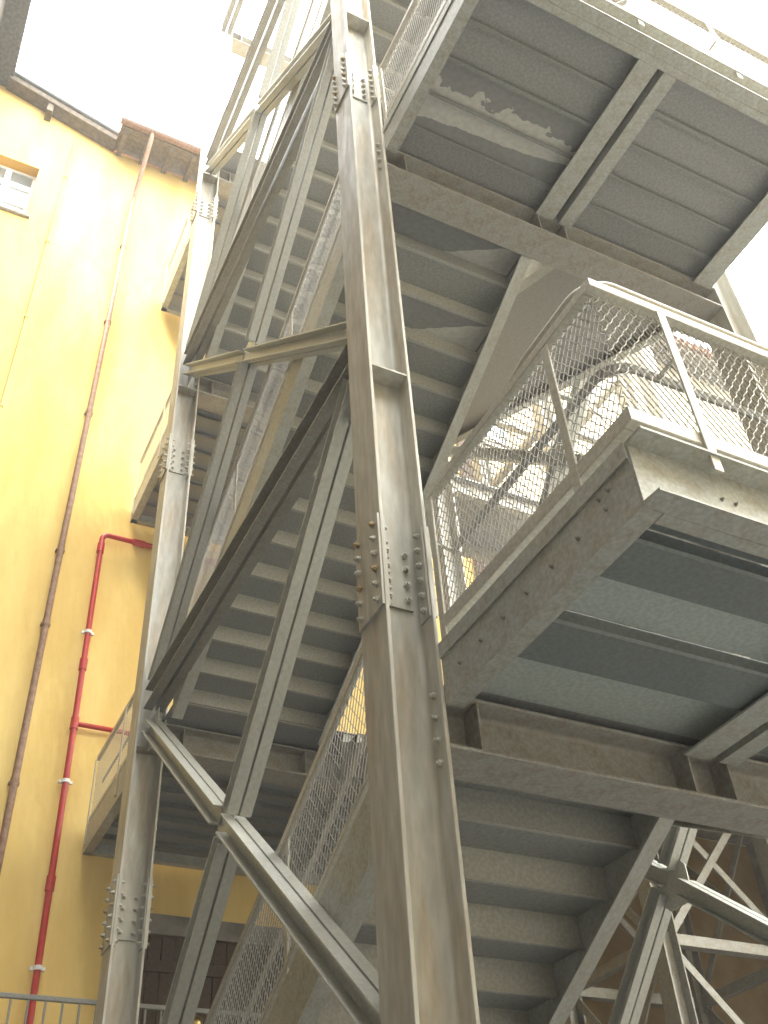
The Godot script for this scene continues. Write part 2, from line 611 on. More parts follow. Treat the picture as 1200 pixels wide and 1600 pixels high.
func eaves(t: Node3D, x0: float, x1: float, left_end: bool) -> void:
	# roof boards sloping down outwards from y 19.28 at the wall to 18.98 at the edge
	var zw := WALL + 0.003
	var ze := -10.7
	var dy := 0.30
	var slope := Vector3(0, -dy, ze - zw)
	var nx := 0
	var n := slope.normalized().cross(Vector3.RIGHT).normalized()
	if n.y < 0.0:
		n = -n
	# four soffit boards
	for k in 5:
		var p := Vector3(x0, 19.3, zw) + slope * (k / 5.0)
		var q := Vector3(x0, 19.3, zw) + slope * ((k + 0.96) / 5.0)
		var st := mb()
		var w := Vector3(x1 - x0, 0, 0)
		var hh := n * (0.03 + 0.006 * (k % 2))
		quad(st, p, q, q + w, p + w, -n)
		quad(st, p + hh, q + hh, q + w + hh, p + w + hh, n)
		quad(st, q, q + w, q + w + hh, q + hh, slope.normalized())
		quad(st, p, p + w, p + w + hh, p + hh, -slope.normalized())
		quad(st, p, q, q + hh, p + hh, Vector3.LEFT)
		quad(st, p + w, q + w, q + w + hh, p + w + hh, Vector3.RIGHT)
		obj("soffit_board", st, M.wood, t)
	var x := x0 + 0.12
	var raf: ArrayMesh = null
	while x < x1 - 0.1:
		if raf == null:
			var st := mb()
			# rafter tail with a shaped end, local
			var poly := PackedVector2Array([Vector2(0, 0), Vector2(0, -0.16), Vector2(0.45, -0.3), Vector2(0.6, -0.33), Vector2(0.68, -0.3), Vector2(0.7, -0.28)])
			prism(st, poly, Vector3(-0.045, 0, 0), Vector3.BACK, Vector3.UP, Vector3(0.09, 0, 0))
			raf = st.commit()
		obj("rafter", raf, M.wood, t, Vector3(x, 19.297, zw))
		x += 0.46
	# roof slab above
	var st := mb()
	var p0 := Vector3(x0, 19.345, zw)
	var far := Vector3(0, 3.3, -8.0)
	var ww := Vector3(x1 - x0, 0, 0)
	var ed := p0 + slope * 1.02
	quad(st, ed, ed + ww, p0 + far + ww, p0 + far, Vector3(0, 0.92, 0.38).normalized())
	quad(st, ed + Vector3(0, 0.02, 0), ed + ww + Vector3(0, 0.02, 0), p0 + far + ww + Vector3(0, 0.1, 0), p0 + far + Vector3(0, 0.1, 0), Vector3(0, 0.92, 0.38).normalized())
	obj("roof", st, M.tile, t)
	# front course of barrel tiles
	var tile: ArrayMesh = barrel_tile(0.085, 0.5)
	var pan: ArrayMesh = barrel_tile(-0.085, 0.5)
	x = x0 + 0.1
	var ang := atan2(dy, ze - zw)
	while x < x1 - 0.05:
		var a := obj("roof_tile", tile, M.tile, t, ed + Vector3(x - x0, 0.085 + 0.004 * (nx % 3), -0.12 if left_end else 0.1))
		a.rotation.x = ang
		var b := obj("roof_tile", pan, M.tile, t, ed + Vector3(x - x0 + 0.1, 0.115, -0.14 if left_end else 0.08))
		b.rotation.x = ang
		x += 0.2
		nx += 1
	# half round gutter
	if left_end:
		var gt := mb()
		var pts: Array[Vector2] = []
		for k in 9:
			pts.append(Vector2(-cos(PI * k / 8.0), -sin(PI * k / 8.0)) * 0.075)
		for k in range(8, -1, -1):
			pts.append(Vector2(-cos(PI * k / 8.0), -sin(PI * k / 8.0)) * 0.069)
		prism(gt, PackedVector2Array(pts), Vector3(x0 - 0.04, 19.06, ze + 0.08), Vector3.BACK, Vector3.UP, Vector3(x1 - x0 + 0.04, 0, 0))
		obj("gutter", gt, M.copper, t)


func barrel_tile(r: float, l: float) -> ArrayMesh:
	var st := mb()
	var s := 8
	var up := signf(r)
	var ra := absf(r)
	for k in s:
		var a0 := PI * k / s
		var a1 := PI * (k + 1) / s
		for sh in 2:
			var rr := ra if sh == 0 else ra - 0.014
			var p := Vector3(cos(a0) * rr, sin(a0) * rr * up, 0)
			var q := Vector3(cos(a1) * rr, sin(a1) * rr * up, 0)
			var nn := Vector3(cos((a0 + a1) / 2), sin((a0 + a1) / 2) * up, 0) * (1.0 if sh == 0 else -1.0)
			quad(st, p, q, q * 0.85 + Vector3(0, 0, -l), p * 0.85 + Vector3(0, 0, -l), nn)
		var i0 := Vector3(cos(a0) * ra, sin(a0) * ra * up, 0)
		var i1 := Vector3(cos(a1) * ra, sin(a1) * ra * up, 0)
		quad(st, i0, i1, i1 * (1 - 0.014 / ra), i0 * (1 - 0.014 / ra), Vector3.BACK)
	return st.commit()


func left_house() -> void:
	var t := thing("shaded_house", "dark shaded house with overhanging eaves in the top left corner", "building")
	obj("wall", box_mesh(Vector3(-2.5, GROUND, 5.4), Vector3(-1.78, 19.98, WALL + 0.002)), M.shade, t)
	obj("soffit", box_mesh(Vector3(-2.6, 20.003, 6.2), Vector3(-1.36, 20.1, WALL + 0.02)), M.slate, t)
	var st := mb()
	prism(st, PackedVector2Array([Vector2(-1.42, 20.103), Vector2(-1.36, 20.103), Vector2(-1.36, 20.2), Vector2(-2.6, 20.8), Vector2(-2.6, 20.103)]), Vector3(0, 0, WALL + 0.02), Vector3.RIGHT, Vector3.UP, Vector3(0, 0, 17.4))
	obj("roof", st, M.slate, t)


func shade_blockers() -> void:
	# unseen house and roof, both added to keep the open sky off the lower court
	var t := thing("added_rear_house", "unseen house wall added behind the viewer to shade the court", "building")
	obj("wall", box_mesh(Vector3(-2.5, GROUND, 5.5), Vector3(17.0, 13.0, 6.3)), M.cream, t)  # added out of view, blocks sky light from behind
	t = thing("added_shade_roof", "flat roof slab and end wall added out of sight behind the lower landing to shade the lower right", "shade_blocker")
	obj("slab", box_mesh(Vector3(6.1, 6.45, WALL + 0.03), Vector3(12.9, 6.6, -5.0), 0.01), M.concrete, t)  # made-up slab that only darkens the lower right
	obj("added_end_wall", box_mesh(Vector3(12.5, GROUND, -5.0), Vector3(12.8, 6.449, WALL + 0.04)), M.greywall, t)  # added with the slab to deepen the shade under it


# ---------------------------------------------------------------- columns, beams, braces
func root_profile(depth: float, wid: float, tw: float, rad: float) -> PackedVector2Array:
	# web with flared roots, x from 0 to depth, centred on y
	var p: Array[Vector2] = []
	var h := tw / 2
	for s in [1, -1]:
		var side: Array[Vector2] = []
		for k in 5:
			var a := PI / 2 * k / 4.0
			side.append(Vector2(rad - sin(a) * rad, h + rad - cos(a) * rad))
		# from root at left flange to web
		var left: Array[Vector2] = []
		for k in 5:
			var a := PI / 2 * k / 4.0
			left.append(Vector2(rad * (1 - cos(a)), h + rad * (1 - sin(a))))
		var right: Array[Vector2] = []
		for q in left:
			right.append(Vector2(depth - q.x, q.y))
		right.reverse()
		var seq := left + right
		if s == 1:
			for q in seq:
				p.append(q)
		else:
			seq.reverse()
			for q in seq:
				p.append(Vector2(q.x, -q.y))
	return PackedVector2Array(p)


func column(label: String, x: float, z: float, y0: float, y1: float, splices: Array, stiff: Array, conn: Array, bolted: bool) -> Node3D:
	var t := thing("steel_column", label, "steel column", Vector3(x + W / 2, y0, z - W / 2))
	var tf := 0.02
	var zc := z - W / 2
	part("flange", box_mesh(Vector3(x, y0, z), Vector3(x + tf, y1, z - W), 0.003), M.column, t)
	part("flange", box_mesh(Vector3(x + W - tf, y0, z), Vector3(x + W, y1, z - W), 0.003), M.column, t)
	var st := mb()
	prism(st, root_profile(W - 2 * tf, W, 0.012, 0.026), Vector3(x + tf, y0, zc), Vector3.RIGHT, Vector3.BACK, Vector3(0, y1 - y0, 0))
	part("web", st, M.column_web, t)
	for y in stiff:
		for s in [1, -1]:
			part("stiffener_plate", box_mesh(Vector3(x + tf + 0.001, y, zc + s * 0.007), Vector3(x + W - tf - 0.001, y + 0.014, zc + s * (W / 2 - 0.006))), M.column_web, t)
	for y in splices:
		var h := 0.29
		# outer cover plates
		for s in [-1, 1]:
			var xf: float = x - 0.014 if s < 0 else x + W
			var xo: float = xf if s < 0 else xf + 0.014
			var pl := part("splice_plate", box_mesh(Vector3(xf, y - h, z - 0.004), Vector3(xf + 0.014, y + h, z - W + 0.004), 0.002), M.column, t)
			if bolted:
				for zz in [z - 0.05, z - W + 0.045]:
					for k in 6:
						bolt(pl, Vector3(xo, y - h + 0.05 + k * 0.096, zz), Vector3(s, 0, 0), M.bolt if (k + int(zz * 100)) % 3 else M.bolt_rusty)
			# inner plates on the near side of the web
			var xi: float = x + tf if s < 0 else x + W - tf - 0.012
			var ip := part("splice_plate", box_mesh(Vector3(xi, y - h, z - 0.008), Vector3(xi + 0.012, y + h, zc + 0.036), 0.002), M.column_web, t)
			if bolted:
				for k in 6:
					bolt(ip, Vector3(xi + (0.012 if s < 0 else 0.0), y - h + 0.05 + k * 0.096, z - 0.05), Vector3(-s, 0, 0))
		# web plate
		var wp := part("splice_plate", box_mesh(Vector3(x + tf + 0.034, y - 0.2, zc + 0.0065), Vector3(x + W - tf - 0.034, y + 0.2, zc + 0.02), 0.002), M.column_web, t)
		if bolted:
			for xx in [x + 0.085, x + W - 0.085]:
				for k in 4:
					bolt(wp, Vector3(xx, y - 0.145 + k * 0.097, zc + 0.02), Vector3.BACK)
		# the joint itself: a hair gap seen as a dark line is left between plates and shaft
	for y in conn:
		for k in 4:
			if bolted:
				bolt(t, Vector3(x + W - tf, y - 0.06 + k * 0.115, z - 0.06) - t.position, Vector3.LEFT)
	return t


# I beam along x
func cross_beam(label: String, x0: float, x1: float, z: float, y: float, stiff: Array) -> Node3D:
	var t := thing("steel_beam", label, "steel beam", Vector3((x0 + x1) / 2, y, z - W / 2))
	var tf := 0.018
	var d := 0.28
	var zc := z - W / 2
	part("flange", box_mesh(Vector3(x0, y, z), Vector3(x1, y + tf, z - W), 0.003), M.beam, t)
	part("flange", box_mesh(Vector3(x0, y + d - tf, z), Vector3(x1, y + d, z - W), 0.003), M.beam, t)
	var st := mb()
	prism(st, root_profile(d - 2 * tf, W, 0.011, 0.024), Vector3(x0, y + tf, zc), Vector3.UP, Vector3.BACK, Vector3(x1 - x0, 0, 0))
	part("web", st, M.beam, t)
	for x in stiff:
		for s in [1, -1]:
			part("stiffener_plate", box_mesh(Vector3(x, y + tf + 0.001, zc + s * 0.006), Vector3(x + 0.012, y + d - tf - 0.001, zc + s * (W / 2 - 0.008))), M.beam, t)
	return t


# one channel (web at x0 side, flanges towards +sx) from a to b lying in a plane of constant x
func channel(st: SurfaceTool, a: Vector3, b: Vector3, sx: float, depth: float, fl: float, tw := 0.008, tf := 0.011) -> void:
	var w := b - a
	var up := w.normalized().cross(Vector3.RIGHT)
	if up.y < 0.0:
		up = -up
	var h := depth / 2
	var poly := PackedVector2Array([Vector2(0, -h), Vector2(sx * fl, -h), Vector2(sx * fl, -h + tf), Vector2(sx * tw, -h + tf * 1.4), Vector2(sx * tw, h - tf * 1.4), Vector2(sx * fl, h - tf), Vector2(sx * fl, h), Vector2(0, h)])
	prism(st, poly, a, Vector3.RIGHT, up, w)


func double_channel(t: Node3D, a: Vector3, b: Vector3, depth: float, fl: float, gap: float, m: Material) -> void:
	for s in [-1, 1]:
		var st := mb()
		var o := Vector3(s * gap / 2, 0, 0)
		channel(st, a + o, b + o, s, depth, fl)
		part("channel", st, m, t)


func brace(label: String, x: float, a: Vector2, b: Vector2, cross: Vector2, group: String, gusset: bool) -> void:
	# a, b, cross are (z, y)
	var A := Vector3(x, a.y, a.x)
	var B := Vector3(x, b.y, b.x)
	var C := Vector3(x, cross.y, cross.x)
	var t := thing("diagonal_brace", label, "brace", (A + B) / 2, group)
	var d := (B - A).normalized()
	# where this brace passes the crossing
	var m := A + d * (C - A).dot(d)
	double_channel(t, A, m - d * 0.1, 0.13, 0.075, 0.016, M.brace)
	double_channel(t, m + d * 0.1, B, 0.13, 0.075, 0.016, M.brace)
	for e in [A + d * 0.12, B - d * 0.12]:
		part("end_plate", box_mesh(e - Vector3(0.0045, 0.16, 0.13), e + Vector3(0.0045, 0.16, 0.13)), M.brace, t)
	if gusset:
		var g := mb()
		prism(g, PackedVector2Array([Vector2(-0.16, -0.11), Vector2(-0.11, -0.16), Vector2(0.11, -0.16), Vector2(0.16, -0.11), Vector2(0.16, 0.11), Vector2(0.11, 0.16), Vector2(-0.11, 0.16), Vector2(-0.16, 0.11)]), C - Vector3(0.0045, 0, 0), Vector3.BACK, Vector3.UP, Vector3(0.009, 0, 0))
		part("gusset_plate", g, M.brace, t)


func main_structure() -> void:
	var spl := [3.2, 8.46, 13.75]
	var st := [4.68, 9.61, 14.54]
	column("tall near steel column in the middle of the picture with big bolted splices", XA, ZA, GROUND, 18.0, spl, st, [2.2, 7.2], true)
	column("steel column in front of the yellow wall, left end of the braced bay", XA, ZB, GROUND, 19.8, spl, st, [4.78, 9.71], true)
	column("steel column at the right edge against the sky, behind the mesh railing", XC, ZA, GROUND, 18.0, spl, st, [], false)
	column("far right steel column of the stair in the shade beneath the lower landing", XC, ZB, GROUND, 19.8, spl, st, [], false)
	var near := ["lower", "upper", "topmost"]
	for i in 3:
		cross_beam(["wide steel cross beam carrying the lower landing in front of the flight", "wide steel cross beam carrying the upper landing, its underside brown and streaked", "steel cross beam above the upper landing at the top of the picture"][i], XA + W + 0.002, XC - 0.002, ZA, HB + STOREY * i, [2.36, 3.6, 3.86])
	var fl := ["lowest far steel cross beam behind the first brace crossing", "second far steel cross beam behind the column by the yellow wall", "third far steel cross beam just under the gutter of the yellow house", "topmost far steel cross beam pale against the white sky"]
	for i in 4:
		cross_beam(fl[i], XA + W + 0.002, XC - 0.002, ZB, 4.68 + STOREY * i, [2.36, 3.6, 3.86])
	# edge girders between near and far columns
	for side in 2:
		var x: float = XA + W / 2 if side == 0 else XC + W / 2
		var gy := [5.17, 10.1, 14.88, 19.62]
		for k in (4 if side == 0 else 3):
			var lab: String = [["lowest dark double-channel girder running from far to near left column", "middle double-channel girder running from far to near left column", "upper dark double-channel girder seen against the sky", "topmost pale double-channel girder at the top of the far column"], ["lowest double-channel girder on the right side of the stair", "middle double-channel girder on the right side of the stair", "upper double-channel girder on the right side of the stair"]][side][k]
			var t := thing("edge_girder", lab, "steel girder", Vector3(x, gy[k], (ZA + ZB) / 2))
			double_channel(t, Vector3(x, gy[k], ZB + 0.002), Vector3(x, gy[k], ZA - W - 0.002), 0.22, 0.085, 0.03, M.darksteel)
	var X := XA + W / 2
	var where := "on the left side of the stair"
	brace("bright diagonal brace falling from the far column across the lower left", X, Vector2(-8.42, 4.9), Vector2(-3.77, 1.01), Vector2(-6.12, 2.98), "", true)
	brace("grey diagonal brace rising steeply past the lowest crossing to the near column", X, Vector2(-8.40, 0.45), Vector2(-3.9, 5.0), Vector2(-6.1, 2.98), "", false)
	brace("tan diagonal brace nearly level in the picture, reaching the near column mid height", X, Vector2(-8.42, 9.92), Vector2(-3.77, 5.36), Vector2(-6.15, 7.77), "", true)
	brace("grey diagonal brace crossing the tan one, rising to the upper splice", X, Vector2(-8.40, 5.36), Vector2(-3.77, 9.95), Vector2(-6.15, 7.77), "", false)
	brace("short-looking diagonal brace against the sky left of the upper splice", X, Vector2(-8.42, 14.7), Vector2(-3.77, 10.25), Vector2(-6.15, 12.6), "", true)
	brace("steep diagonal brace against the sky crossing at the bright joint", X, Vector2(-8.40, 10.3), Vector2(-3.77, 14.72), Vector2(-6.15, 12.6), "", false)
	X = XC + W / 2
	brace("bright-edged diagonal brace falling to the right in the lower right corner", X, Vector2(-8.42, 4.98), Vector2(-3.77, 1.15), Vector2(-5.95, 2.92), "", true)
	brace("dark diagonal brace leaning left in the lower right corner", X, Vector2(-8.40, 0.75), Vector2(-3.9, 5.0), Vector2(-5.95, 2.92), "", false)
	brace("right side diagonal brace falling from the far column, middle storey", X, Vector2(-8.42, 9.92), Vector2(-3.77, 5.36), Vector2(-6.15, 7.77), "", true)
	brace("right side diagonal brace rising to the near column, middle storey", X, Vector2(-8.40, 5.36), Vector2(-3.77, 9.95), Vector2(-6.15, 7.77), "", false)
	if near.size() + where.length() == 0:
		return


# ---------------------------------------------------------------- stairs, landings, railings
func ybot(i: int, z: float) -> float:      # underside of the stringers of the flights that rise towards the camera
	return HB + STOREY * i + 0.537 * (z - ZTOP)


func flight(label: String, i: int, away: bool) -> void:
	var x0 := XN if away else XL
	var x1 := XR - 0.02 if away else XM
	var nf := NF + STOREY * i
	var t := thing("stair_flight", label, "stair flight", Vector3((x0 + x1) / 2, nf, ZTOP))
	var za := ZTOP + 0.02
	var zb := ZBOT - 0.02
	var ya: float
	var yb: float
	if away:
		ya = HB + STOREY * i + 0.04
		yb = ya + 0.537 * (za - zb)
	else:
		ya = ybot(i, za)
		yb = ybot(i, zb)
	# stringers: channels with plumb-cut ends
	for s in 2:
		var st := mb()
		var x := x0 if s == 0 else x1
		var sx := 1.0 if s == 0 else -1.0
		var dep := 0.355
		var w := Vector3(0, ya - yb, za - zb)
		var poly := PackedVector2Array([Vector2(0, 0), Vector2(sx * 0.1, 0), Vector2(sx * 0.1, 0.017), Vector2(sx * 0.012, 0.023), Vector2(sx * 0.012, dep - 0.023), Vector2(sx * 0.1, dep - 0.017), Vector2(sx * 0.1, dep), Vector2(0, dep)])
		prism(st, poly, Vector3(x, yb, zb), Vector3.RIGHT, Vector3.UP, w)
		part("stringer", st, M.channel, t)
	var xa := x0 + 0.014
	var xb := x1 - 0.014
	if away:
		var sh := mb()
		prism(sh, rect(xa, xb, 0.09, 0.096), Vector3(0, yb, zb), Vector3.RIGHT, Vector3.UP, Vector3(0, ya - yb, za - zb))
		part("soffit_sheet", sh, M.panel, t)
	for k in 15:
		# k-th riser up from the lower landing
		var low: float = nf + k * RISE if away else nf - (15 - k) * RISE
		var zr: float = ZTOP - k * GO if away else ZBOT + k * GO
		var dir := -1.0 if away else 1.0      # the way one climbs
		var st := mb()
		box(st, Vector3(xa, low - 0.022, zr), Vector3(xb, low + RISE - 0.006, zr + dir * 0.006))
		# a stiff lip folded back at the foot of the riser
		box(st, Vector3(xa, low - 0.026, zr + dir * 0.0062), Vector3(xb, low - 0.020, zr + dir * 0.034))
		part("riser", st, M.sheet, t)
		if k < 14:
			st = mb()
			var y := low + RISE
			var pale: bool = i == 1 and not away and (k == 13 or k == 11)
			if pale:
				st = uv_plate(xa, xb, y - 0.0055, y, zr - 0.012, zr + GO - 0.001)
			else:
				box(st, Vector3(xa, y - 0.0055, zr - dir * 0.012), Vector3(xb, y, zr + dir * (GO - 0.001)))
			part("tread", st, M.stain_corner if pale else M.tread, t)


func mesh_part(t: Node3D, o: Vector3, u: Vector3, v: Vector3, L: float, H: float, cell: float, r: float, crimp := false) -> void:
	var st := mb()
	diamonds(st, o, u, v * 1.55, L, H / 1.55, cell, r, crimp)
	var p := part("wire_mesh", st, M.wire, t)
	p.set_meta("kind", "stuff")


func flight_railing(label: String, x: float, i: int, away: bool, inward: float) -> void:
	var t := thing("stair_railing", label, "railing", Vector3(x, NF + STOREY * i, (ZTOP + ZBOT) / 2))
	var za := -3.98
	var zb := -7.95
	var base := HB + STOREY * i
	var f := func(z: float, off: float) -> Vector3:
		return Vector3(x, base + off + (0.537 * (z - ZTOP) if not away else 0.04 - 0.537 * (z - ZTOP)), z)
	for r in [["bottom_rail", 0.42, 0.035, 0.03], ["top_rail", 1.16, 0.04, 0.05]]:
		var st := mb()
		bar(st, f.call(zb, r[1]), f.call(za, r[1]), Vector3.RIGHT, r[2], r[3], 0.004)
		part(r[0], st, M.rail, t)
	var h := mb()
	var inn := Vector3(inward * 0.07, 0, 0)
	bar(h, f.call(zb, 0.82) + inn, f.call(za, 0.82) + inn, Vector3.RIGHT, 0.012, 0.055, 0.003)
	part("handrail", h, M.rail, t)
	for k in 4:
		var z := zb + (za - zb) * k / 3.0
		var st := mb()
		box(st, f.call(z, 0.36) + Vector3(-0.006, 0, -0.022), f.call(z, 1.15) + Vector3(0.006, 0, 0.022))
		part("post", st, M.rail, t)
	var a: Vector3 = f.call(zb, 0.435)
	var b: Vector3 = f.call(za, 0.435)
	mesh_part(t, a, (b - a).normalized(), Vector3.UP, (b - a).length(), 0.70, 0.062, 0.0032)


func near_landing(i: int) -> void:
	var y := NF + STOREY * i
	var lo := y - 0.12
	var hi := y + 0.21
	var xl := 2.189
	var zf := -2.01
	var zb := ZA + 0.001
	var lab: String = ["lower galvanised landing jutting out to the right of the near column", "upper landing overhead with stained underside and a dark slot between two channels", "topmost landing above the upper one, only its edge in view"][i]
	var t := thing("stair_landing", lab, "landing", Vector3((xl + XR) / 2, y, (zf + zb) / 2))
	# side channels: flat face outwards
	for s in 2:
		var st := mb()
		var x := xl if s == 0 else XR
		var sx := 1.0 if s == 0 else -1.0
		var fw := 0.095 if s == 0 else 0.19
		prism(st, PackedVector2Array([Vector2(0, lo), Vector2(sx * fw, lo), Vector2(sx * fw, lo + 0.014), Vector2(sx * 0.012, lo + 0.02), Vector2(sx * 0.012, hi - 0.02), Vector2(sx * 0.085, hi - 0.014), Vector2(sx * 0.085, hi), Vector2(0, hi)]), Vector3(x, 0, zb), Vector3.RIGHT, Vector3.UP, Vector3(0, 0, zf - zb))
		var c := part("side_channel", st, M.channel, t)
		if i == 0 and s == 0:
			for k in 7:
				bolt(c, Vector3(x, lo + 0.13, zb + 0.16 + k * 0.19), Vector3.LEFT, M.bolt_dull, 0.5)
			for k in 2:
				bolt(c, Vector3(x, lo + 0.2, zf - 0.14 - k * 0.06), Vector3.LEFT, M.bolt_dull, 0.5)
		# a thin top strip proud of the web
		part("edge_strip", box_mesh(Vector3(x - sx * 0.008, hi - 0.085, zb), Vector3(x - sx * 0.0005, hi + 0.004, zf + 0.001), 0.002), M.channel, t)
	# front channel: toes outwards
	var st := mb()
	prism(st, PackedVector2Array([Vector2(0, lo), Vector2(0.1, lo), Vector2(0.1, lo + 0.012), Vector2(0.012, lo + 0.02), Vector2(0.012, hi - 0.02), Vector2(0.1, hi - 0.012), Vector2(0.1, hi), Vector2(0, hi)]), Vector3(xl + 0.002, 0, zf + 0.002), Vector3.BACK, Vector3.UP, Vector3(XR - xl - 0.004, 0, 0))
	var fc := part("front_channel", st, M.channel, t)
	for q in [0.42, 0.49, 1.32, 2.2]:
		bolt(fc, Vector3(xl + q, lo + 0.17, zf + 0.014), Vector3.BACK, M.bolt_dull, 0.45)
	part("inner_flange", box_mesh(Vector3(xl + 0.1, lo + 0.001, zf), Vector3(XR - 0.2, lo + 0.013, zf - 0.06)), M.channel, t)
	# two middle channels back to back with a slot between them
	for s in 2:
		st = mb()
		var x := 3.74 if s == 0 else 3.80
		var sx := -1.0 if s == 0 else 1.0
		var fw := 0.17 if s == 0 else 0.12
		prism(st, PackedVector2Array([Vector2(0, lo + 0.003), Vector2(sx * fw, lo + 0.003), Vector2(sx * fw, lo + 0.015), Vector2(sx * 0.01, lo + 0.02), Vector2(sx * 0.01, y - 0.008), Vector2(0, y - 0.008)]), Vector3(x, 0, zb), Vector3.RIGHT, Vector3.UP, Vector3(0, 0, zf - zb - 0.062))
		part("middle_channel", st, M.channel, t)
	part("cover_strip", box_mesh(Vector3(3.7285, y - 0.005, zb), Vector3(3.8115, y, zf - 0.003)), M.dark, t)
	# deck in strips with a joist at every seam
	var n := 5
	var ze := [zb, -3.27, -2.98, -2.69, -2.39, zf - 0.004] if i > 0 else [zb + 0.004, -3.08, -2.77, -2.46, -2.2, zf - 0.004]
	for half in 2:
		var xa := xl + 0.014 if half == 0 else 3.812
		var xb := 3.728 if half == 0 else XR - 0.014
		for k in n:
			var z0: float = ze[k]
			var z1: float = ze[k + 1] - 0.003
			var stained: bool = i == 1 and half == 0 and (k == 1 or k == 2)
			st = uv_plate(xa, xb, y - 0.006, y, z0, z1) if stained else box_mesh(Vector3(xa, y - 0.006 if (i > 0 or k % 2 == 0) else y - 0.085, z0), Vector3(xb, y, z1), 0.0 if (i > 0 or k % 2 == 0) else 0.012)
			part("deck_panel", st, (M.stain_low if k == 1 else M.stain_high) if stained else (M.panel_pale if i == 0 and k % 2 == 0 and half == 0 and k < 4 else (M.panel if i > 0 else M.rib)), t)
			if k > 0 and i > 0:
				st = mb()
				var dep := 0.05 if i > 0 else 0.1
				prism(st, PackedVector2Array([Vector2(0, y - 0.007), Vector2(0, y - dep), Vector2(0.03, y - dep), Vector2(0.03, y - dep + 0.006), Vector2(0.006, y - dep + 0.006), Vector2(0.006, y - 0.007)]), Vector3(xa, 0, z0 - 0.003), Vector3.BACK, Vector3.UP, Vector3(xb - xa, 0, 0))
				part("joist", st, M.joist, t)
	# bridging strip over the beam up to the flights
	part("deck_panel", box_mesh(Vector3(xl + 0.014, y - 0.001, zb + 0.03), Vector3(XR - 0.014, y + 0.005, ZTOP - 0.02)), M.panel, t)
	landing_railing(i, y, xl, zf)


func landing_railing(i: int, y: float, xl: float, zf: float) -> void:
	var lab: String = ["diamond mesh railing with rounded top corner round the lower landing", "mesh railing of the upper landing seen from below against the sky", "mesh railing of the topmost landing"][i]
	var t := thing("landing_railing", lab, "railing", Vector3(xl, y, zf))
	var rb := y + 0.335
	var rt := y + 1.145
	var x := xl + 0.03
	var z := zf + 0.045
	var zs := ZA + 0.03
	var xe := XR - 0.03
	var c := Vector3(x, 0, z)
	for r in [["bottom_rail", rb - 0.03, 0.012, 0.075], ["top_rail", rt, 0.014, 0.055]]:
		for s in 2:
			var st := mb()
			var yy: float = r[1]
			if s == 0:
				box(st, Vector3(x - r[2] - 0.02, yy - r[3] / 2, zs), Vector3(x + 0.022, yy + r[3] / 2, z - 0.0225), 0.004)
			else:
				box(st, Vector3(x - r[2] - 0.02, yy - r[3] / 2, z - 0.022), Vector3(xe, yy + r[3] / 2, z + 0.02 + r[2]), 0.004)
			part(r[0], st, M.rail, t)
	# tube on top, bent round the corner
	var pts := []
	var yt := rt + 0.078
	var rad := 0.14
	pts.append(Vector3(x - 0.01, rt + 0.03, z - 0.62))
	pts.append(Vector3(x - 0.005, yt - 0.008, z - 0.5))
	pts.append(Vector3(x, yt, z - 0.42))
	for k in 9:
		var a := PI / 2 * k / 8.0
		pts.append(Vector3(x + rad - cos(a) * rad, yt, z - rad + sin(a) * rad))
	pts.append(Vector3(x + 0.55, yt, z))
	pts.append(Vector3(xe, yt, z))
	var st := mb()
	tube(st, pts, 0.025, 12)
	part("top_tube", st, M.rail, t)
	# flat handrail inside, bent round the corner
	var hy := y + 0.80
	st = mb()
	var hp := [Vector3(x + 0.09, hy, zs)]
	for k in 9:
		var a := PI / 2 * k / 8.0
		hp.append(Vector3(x + 0.09 + 0.13 - cos(a) * 0.13, hy, z - 0.09 - 0.13 + sin(a) * 0.13))
	hp.append(Vector3(xe, hy, z - 0.09))
	for k in hp.size() - 1:
		bar(st, hp[k], hp[k + 1], Vector3.UP, 0.055, 0.014)
	part("handrail", st, M.rail_grey, t)
	# posts
	for zz in [zs + 0.02, -2.31]:
		part("post", box_mesh(Vector3(x - 0.034, y + 0.12, zz - 0.024), Vector3(x - 0.022, rt - 0.036, zz + 0.024), 0.002), M.rail, t)
		part("handrail_bracket", box_mesh(Vector3(x - 0.02, hy - 0.01, zz - 0.01), Vector3(x + 0.083, hy + 0.002, zz + 0.01)), M.rail, t)
	for xx in [2.56, 3.55, 4.5, 5.3]:
		part("post", box_mesh(Vector3(xx - 0.024, y + 0.12, z + 0.035), Vector3(xx + 0.024, rt - 0.036, z + 0.047), 0.002), M.rail, t)
		part("handrail_bracket", box_mesh(Vector3(xx - 0.01, hy - 0.01, z - 0.082), Vector3(xx + 0.01, hy + 0.002, z + 0.03)), M.rail, t)
	var cell := 0.042 if i == 0 else 0.056
	var cr := i == 0
	mesh_part(t, Vector3(x, rb + 0.006, zs), Vector3.BACK, Vector3.UP, z - zs, rt - rb - 0.04, cell, 0.0031, cr)
	mesh_part(t, Vector3(x, rb + 0.006, z), Vector3.RIGHT, Vector3.UP, xe - x, rt - rb - 0.04, cell, 0.0031, cr)
	if c.y > 1.0:
		return


